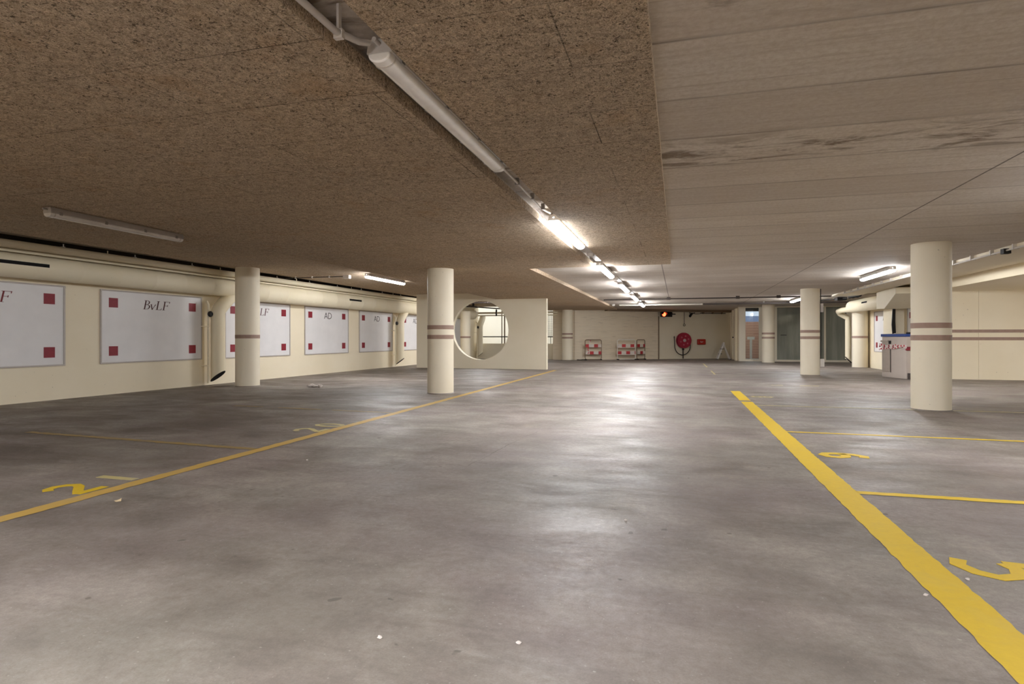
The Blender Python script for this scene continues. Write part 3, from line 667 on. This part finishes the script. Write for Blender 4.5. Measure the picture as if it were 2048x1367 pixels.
# ------------------------------------------------------------------ things at the end wall
t = thing('traffic_light', 'horizontal black traffic light with its red lens lit', 'traffic light', fw(4.62, .0, 2.17), FROT)
MB().box(.02, .66, -.16, -.06, 0, .25).build('housing', M['black'], t, bevel=.02)
MB().box(.2, .5, -.07, .06, .10, .25).build('bracket', M['black'], t)
MB().lathe([(.105, -.16), (.10, -.175), (.04, -.19)], 28, 'y', (.18, 0, .13)).build('lens', M['redlit'], t, 40)
MB().lathe([(.09, -.16), (.085, -.17), (.03, -.185)], 28, 'y', (.48, 0, .13)).build('lens', M['void'], t, 40)
for x in (.18, .48):
    v = MB()
    for k in range(14):
        a0, a1 = PI*k/14*1.0, PI*(k+1)/14
        v.prism([((.115)*math.cos(a0), .115*math.sin(a0)), (.115*math.cos(a1), .115*math.sin(a1)), (.108*math.cos(a1), .108*math.sin(a1)), (.108*math.cos(a0), .108*math.sin(a0))],
                lambda a, b, d, x=x: (x+a, -d, .13+b), .16, .30)
    v.build('visor', M['black'], t)
MB().box(.64, .86, -.12, -.06, .12, .17).build('arm', M['black'], t)
t = thing('pull_ring', 'dark rod with a ring hanging from the beam above the hose reel', 'pull ring', fw(5.99, .1, 2.43), FROT)
MB().tube([(0, 0, 0), (0, 0, -.62)], .014, 8).build('rod', M['darkpipe'], t, 40)
MB().tube([(.055*math.cos(2*PI*k/16), 0, -.67+.055*math.sin(2*PI*k/16)) for k in range(17)], .014, 8).build('ring', M['darkpipe'], t, 40)
t = thing('security_camera', 'black camera on a bracket below the dark end-wall beam', 'camera', fw(6.3, .12, 2.43), FROT)
MB().obox((0, 0, 0), (0, -.03, -.1), .03, .03).obox((.3, 0, -.03), (0, 0, -.12), .03, .03).build('bracket', M['black'], t)
MB().tube([(.12, 0, -.08), (-.08, -.16, -.2)], [.055, .06], 14).build('body', M['black'], t, 40)
MB().tube([(-.06, -.15, -.19), (-.11, -.2, -.225)], .062, 16).build('lens_hood', M['void'], t, 40)
MB().tube([(.12, 0, -.05), (.35, 0, -.10), (.6, .02, -.08), (.75, .04, -.02)], .012, 8).build('cable', M['black'], t, 40)
t = thing('conduit', 'dark conduit with clips along the beam right of the camera', 'conduit', fw(6.95, .06, 2.38), FROT)
MB().tube([(0, 0, 0), (1.5, 0, 0)], .02, 8).build('tube', M['darkpipe'], t, 40)
for x in (.2, .75, 1.3): MB().box(x-.02, x+.02, -.03, .1, -.03, .05).build('clip', M['rust'], t)
t = thing('hose_reel', 'round red fire hose reel with its black hose looped below', 'hose reel', fw(5.97, -.06, .96), FROT)
MB().lathe([(.05, -.02), (.05, -.06)], 24, 'y').build('wall_plate', M['boxred'], t, 40)
MB().lathe([(.34, -.07), (.40, -.07), (.405, -.085), (.40, -.10), (.36, -.105), (.34, -.10), (.20, -.105), (.10, -.10), (.10, -.06)], 48, 'y').build('back_disc', M['redpaint'], t, 40)
MB().lathe([(.10, -.20), (.30, -.205), (.37, -.20), (.40, -.22), (.395, -.235), (.36, -.24), (.30, -.228), (.12, -.225), (.10, -.22)], 48, 'y').build('front_disc', M['redpaint'], t, 40)
hp = []
for k in range(160): a = 2*PI*k/32; hp.append((.34*math.cos(a), -.11-.09*k/160, .34*math.sin(a)))
MB().tube(hp, .016, 6).build('wound_hose', M['hose'], t, 50)
MB().lathe([(.075, -.05), (.085, -.24), (.06, -.262), (.02, -.268)], 24, 'y').build('hub', M['pink'], t, 40)
hw = MB()
for k in range(6):
    a = 2*PI*k/6+.3; hw.lathe([(.045, -.228), (.045, -.244), (.03, -.247)], 14, 'y', (.23*math.cos(a), 0, .23*math.sin(a)))
hw.build('disc_dimple', M['rose'], t, 40)
lp = [(.39, -.15, -.05)]
for k in range(19): a = -PI*k/18; lp.append((-.06+.45*math.cos(a), -.13, -.28+.47*math.sin(a)))
lp += [(-.52, -.12, 0), (-.525, -.11, .14)]
MB().tube(lp, .022, 8).build('hose', M['hose'], t, 50)
MB().tube([(-.525, -.11, .14), (-.53, -.11, .22)], [.03, .018], 10).build('nozzle', M['black'], t, 40)
MB().tube([(0, -.08, -.93), (0, -.08, -.48)], .03, 10).build('supply_pipe', M['darkpipe'], t, 40)
MB().ball((0, -.08, -.46), .055).build('valve', M['black'], t, 40)
t = thing('sign_box', 'small red wall box with a white mark right of the hose reel', 'wall box', fw(6.82, -.06, .74), FROT)
MB().box(0, .46, -.12, 0, 0, .29).build('case', M['boxred'], t, bevel=.03)
MB().ribbon([(.12, .17), (.18, .13), (.30, .15)], [.03, .05, .03], FLAT, .118, .124).build('mark', M['pink'], t)

def barrier(loc, rot, W, label, mt, boards, H=1.0):
    t = thing('barrier', label, 'road barrier', loc, rot, 'red and white folding barriers')
    r = .02; c = .06
    pts = [(c, 0, .03), (.02, 0, .06), (0, 0, .12), (0, 0, H-.08), (.02, 0, H-.03), (c, 0, H), (W-c, 0, H), (W-.02, 0, H-.03), (W, 0, H-.08), (W, 0, .12), (W-.02, 0, .06), (W-c, 0, .03), (c, 0, .03)]
    MB().tube(pts, r, 10).build('frame', mt, t, 50)
    for z, k in ((.28, 0), (.63, 1)):
        MB().box(.02, W-.02, -.03, -.012, z, z+.15).build('board', M['redwhite' if (k+boards) % 2 else 'redwhite_b'], t)
        MB().box(.0, W, -.012, .012, z-.03, z-.005).build('rail', mt, t)
    for x in (.03, W-.03): MB().box(x-.03, x+.03, -.09, .09, 0, .045).build('foot', M['black'], t)
    return t
b1 = barrier(fw(.46, .25), FROT, .86, 'narrow barrier wound with tape, next to the far-left pillar', M['rust'], 0)
tp = MB().ribbon([(.26, .98), (.2, .8), (.17, .66), (.12, .5), (.2, .44), (.13, .3)], [.04, .05, .05, .07, .05, .04], FLAT, .032, .036)
tp.build('tape', M['tape'], b1)
barrier(fw(2.1, .42), FROT, .98, 'pale front barrier of the folded pair at the end wall', M['barrier'], 1)
barrier(fw(3.16, .40), FROT+math.radians(24), .62, 'dark rear barrier folded behind the pale one', M['rust'], 0)
tag(MB().tube([fw(.02, .3, .02), fw(.12, .45, .02), fw(.3, .42, .03), fw(.42, .5, .02), fw(.5, .32, .04)], .02, 8).build('cable', M['black'], None, 50), 'black cord lying at the foot of the taped barrier', 'cable')
t = thing('step_ladder', 'small aluminium step ladder open in the corner', 'ladder', (1.93, 31.7, 0), .10)
for y in (-.16, .16):
    MB().obox((0, y, 0), (.34, y*.8, .86), .075, .03, (0, 1, 0)).build('front_rail', M['white_plastic'], t)
    MB().obox((.62, y, 0), (.32, y*.8, .72), .06, .03, (0, 1, 0)).build('rear_rail', M['white_plastic'], t)
for x, z in ((.10, .27), (.2, .52)): MB().box(x-.02, x+.12, -.16, .16, z, z+.03).build('step', M['darkpipe'], t)
MB().box(.27, .42, -.15, .15, .70, .73).build('top_step', M['alu'], t)
for x in (.0, .62):
    for y in (-.16, .16): MB().box(x-.03, x+.03, y-.03, y+.03, 0, .03).build('foot', M['black'], t)
for nm, lb, s_ in (('rubber_wedge', 'dark rubber block on the floor right of the step ladder', 8.68),): tag(MB().box(0, .2, 0, .15, 0, .1).build(nm, M['black'], None, bevel=.02), lb, 'wedge').location = fw(s_-.1, .9)

# ------------------------------------------------------------------ bin with blue lid
ang = math.atan2(17.93-18.87, 5.85-5.58); L = 1.02
t = thing('waste_bin', 'tall grey bin with a blue lid, wound with red and white tape', 'bin', (5.57, 18.9, 0), ang)
MB().box(0, L, 0, .55, .0, 1.13).build('body', M['bin'], t, bevel=.012)
MB().box(.03, .37, -.022, 0.001, .16, 1.0).build('door', M['bin_dark'], t, bevel=.006)
MB().box(.375, .395, -.006, .004, .14, .86).build('door_gap', M['black'], t)
MB().box(.34, .40, -.04, .0, .93, 1.02).build('lock', M['black'], t, bevel=.006)
MB().box(-.02, L+.03, -.03, .58, 1.13, 1.205).build('lid', M['blue'], t, bevel=.015)
MB().box(.62, .9, .25, .45, 1.205, 1.25).build('lid_grip', M['black'], t, bevel=.02)
MB().box(-.02, .30, -.035, .5, .98, 1.03).build('flap', M['bin_dark'], t, bevel=.006)
rt = random.Random(5)
for q in range(5):
    tp = MB(); yo = .026+.004*q; za, zb = rt.uniform(.76, .92), rt.uniform(.74, .88); pts = []; ws = []
    for k in range(17):
        u = k/16; pts.append((-.07+1.15*u, za+(zb-za)*u+.018*math.sin(9*u+q*2)+rt.uniform(-.008, .008))); ws.append(.012+.04*abs(math.sin(5*u+q*1.3)))
    tp.ribbon(pts, ws, FLAT, yo, yo+.002); tp.build('tape', M['tape' if q % 2 else 'tape_fine'], t)
MB().box(L-.01, L+.05, -.02, .1, .76, .86).build('tape_knot', M['maroon'], t, bevel=.01)
MB().box(L+.02, L+.10, .02, .3, 0, .16).build('foot_bracket', M['darkpipe'], t)

# ------------------------------------------------------------------ floor paint
def floor_line(name, p, q, w, m, label, group=None, seed=0, ragged=.012, skip=()):
    rnd = random.Random(seed); p, q = Vector(p), Vector(q); d = (q-p); Ln = d.length; d.normalize(); n = Vector((-d.y, d.x))
    mb = MB(); N = max(8, int(Ln/.05)); prev = None
    for k in range(N+1):
        u = Ln*k/N
        a = p + d*u + n*(w/2 + rnd.uniform(-ragged, ragged)); b = p + d*u - n*(w/2 + rnd.uniform(-ragged, ragged))
        row = [mb.bm.verts.new((a.x, a.y, .0025)), mb.bm.verts.new((b.x, b.y, .0025))]
        if prev and not any(s0 < u < s1 for s0, s1 in skip): mb.bm.faces.new((prev[0], row[0], row[1], prev[1]))
        prev = row
    for v in [v for v in mb.bm.verts if not v.link_faces]: mb.bm.verts.remove(v)
    return tag(mb.build(name, m), label, 'floor marking', group)
G1 = 'painted lines on the floor'
floor_line('lane_line', (1.14, -8), (1.14, 12.95), .185, M['yellow'], 'broad yellow line along the right side of the drive lane', G1, 1, .005, [(18.9, 19.1)])
floor_line('lane_line', (-3.92, -8), (-3.98, 19.6), .125, M['orange'], 'amber line along the left side of the drive lane', G1, 2, .006)
floor_line('bay_line', (1.23, 4.70), (6.4, 4.72), .085, M['yellow'], 'yellow bay line between the numbers 5 and 6', G1, 3, .005)
floor_line('bay_line', (1.23, 7.52), (6.4, 7.46), .07, M['yellow'], 'yellow bay line beyond the number 6', G1, 4, .005)
floor_line('bay_line', (1.23, 10.33), (5.0, 10.36), .06, M['pale_yellow'], 'faded bay line leading towards the thickest pillar', G1, 5, .010)
floor_line('bay_line', (-4.0, 4.92), (-7.3, 5.10), .085, M['olive'], 'worn bay line between the numbers 21 and 20', G1, 6, .012)
floor_line('bay_line', (-4.0, 7.84), (-6.9, 7.99), .07, M['olive'], 'worn bay line beyond the number 20', G1, 7, .014, [(1.1, 1.3), (2.1, 2.4)])
floor_line('bay_line', (2.1, 14.85), (3.1, 14.8), .09, M['pale_yellow'], 'short faded yellow dash left of the lamp-topped pillar', G1, 8, .014, [(.3, .62)])
floor_line('floor_dash', (1.08, 18.6), (1.05, 26.5), .05, M['pale_yellow'], 'faint pale dash on the lane near the end wall', G1, 9, .012, [(2.2, 4.6)])
DG = {'2': [[(0, .80), (.10, .95), (.28, 1.), (.46, .92), (.54, .76), (.46, .58), (.20, .28), (.03, .06)], [(0, .06), (.60, .06)]],
      '1': [[(.25, 0), (.25, 1)]], '0': [[(.28, 0), (.10, .14), (.02, .5), (.10, .86), (.28, 1), (.48, .86), (.56, .5), (.48, .14), (.28, 0)]],
      '5': [[(.02, .08), (.22, .0), (.44, .10), (.56, .30), (.46, .52), (.24, .60), (.05, .54)], [(.06, .54), (.10, .96)], [(.08, .96), (.56, .96)]],
      '6': [[(.50, .92), (.30, .98), (.10, .76), (.03, .40), (.10, .12), (.30, .02), (.50, .12), (.56, .32), (.46, .52), (.28, .56), (.10, .46)]],
      '8': [[(.28, .54), (.08, .68), (.08, .88), (.28, 1), (.50, .88), (.50, .68), (.28, .54), (.04, .36), (.04, .14), (.28, 0), (.54, .14), (.54, .36), (.28, .54)]]}
def number(text, loc, rot, h, w, m, label, pitch=.42):
    t = thing('bay_number', label, 'floor marking', loc, rot, 'painted bay numbers')
    for i, c in enumerate(text):
        mb = MB(); fn = lambda a, b, d, i=i: (a*h + i*pitch, b*h, d)
        for q, st in enumerate(DG[c]): mb.ribbon(st, w/h, fn, .001, .0030+.0004*q)
        mb.build('digit', m if i == 0 else M['pale_yellow'] if m is M['yellow'] else m, t)
    return t
# a digit's top points away from the lane
number('21', (-4.05, 3.17, 0), PI/2, .36, .066, M['yellow'], 'painted number 21 beside the amber line', .36)
number('20', (-4.03, 6.02, 0), PI/2, .36, .062, M['pale_yellow'], 'painted number 20 beside the amber line', .40)
number('5', (1.31, 3.43, 0), -PI/2, .40, .07, M['yellow'], 'painted number 5, cut by the picture edge', .4)
number('6', (1.31, 6.24, 0), -PI/2, .36, .088, M['yellow'], 'painted number 6 beside the broad yellow line', .4)
number('8', (1.33, 11.92, 0), -PI/2, .36, .05, M['pale_yellow'], 'faded painted bay number near the end of the broad yellow line', .4)

# ------------------------------------------------------------------ litter
pm = MB(); rnd = random.Random(3)
for k in range(7): pm.ball((rnd.uniform(-.13, .13), rnd.uniform(-.07, .07), .025), .05, rnd.uniform(.6, 1.3), rnd.uniform(.5, 1.2), rnd.uniform(.35, .7), 9)
for v in pm.bm.verts: v.co += Vector((rnd.uniform(-.012, .012), rnd.uniform(-.012, .012), rnd.uniform(0, .012)))
zmin = min(v.co.z for v in pm.bm.verts)
for v in pm.bm.verts: v.co.z -= zmin
o = tag(pm.build('crumpled_paper', M['paper']), 'crumpled white paper on the floor below the nearest AD board', 'litter'); o.location = (-7.75, 11.45, 0)
lf = MB(); bm = lf.bm
P = [bm.verts.new(p) for p in ((-.03, 0, .002), (0, .016, .011), (.021, .012, .021), (.036, -.006, .007), (.006, -.015, .003))]; bm.faces.new(P)
o = lf.build('dry_leaf', M['leafdry']); tag(o, 'small dry leaf on the floor by the amber line', 'leaf'); o.location = (-3.62, 3.1, 0)
o.modifiers.new('thick', 'SOLIDIFY').thickness = .003
spots = ((1.27, 3.14, 'white chip touching the edge of the number 5'), (1.02, 2.9, 'tiny pale chip on the lane left of the broad yellow line'), (-.55, 2.05, 'pale chip lying in the middle of the foreground lane'),
         (-1.05, 1.95, 'pale chip in the left of the foreground lane'), (-3.2, 4.6, 'small white chip right of the amber line'), (-.3, 3.6, 'pale chip on the lane below the unlit lamp'))
for i, (x, y, lb) in enumerate(spots):
    c = MB(); c.ball((0, 0, .005), .007, 1.3, .9, .7, 7)
    for v in c.bm.verts: v.co += Vector((rnd.uniform(-.003, .003), rnd.uniform(-.003, .003), 0))
    o = tag(c.build('stone_chip', M['paper']), lb, 'chip', 'stone chips on the floor'); o.location = (x, y, 0)

# ------------------------------------------------------------------ world, camera, render look
W = bpy.data.worlds.new('daylight'); S.world = W; W.use_nodes = True
bg = W.node_tree.nodes['Background']; bg.inputs[0].default_value = (.90, .95, 1., 1); bg.inputs[1].default_value = 1.7
cd = bpy.data.cameras.new('camera'); cam = bpy.data.objects.new('camera', cd); COL.objects.link(cam); S.camera = cam
cam.location = (0, 0, 1.1); cam.rotation_euler = (PI/2, 0, math.atan(331/1180))
cd.sensor_width = 36; cd.lens = 36*1180/2048; cd.shift_y = -(683.5-675)/2048; cd.clip_end = 200
S.view_settings.view_transform = 'Standard'; S.view_settings.look = 'None'; S.view_settings.gamma = 1; S.view_settings.exposure = 0.36
try: S.view_settings.use_curve_mapping = False
except Exception: pass
S.cycles.max_bounces = 10; S.cycles.diffuse_bounces = 6; S.cycles.glossy_bounces = 4; S.cycles.transparent_max_bounces = 12
S.cycles.adaptive_threshold = .015; S.cycles.use_denoising = True; S.cycles.sample_clamp_indirect = 6
S.cycles.caustics_reflective = False; S.cycles.caustics_refractive = False
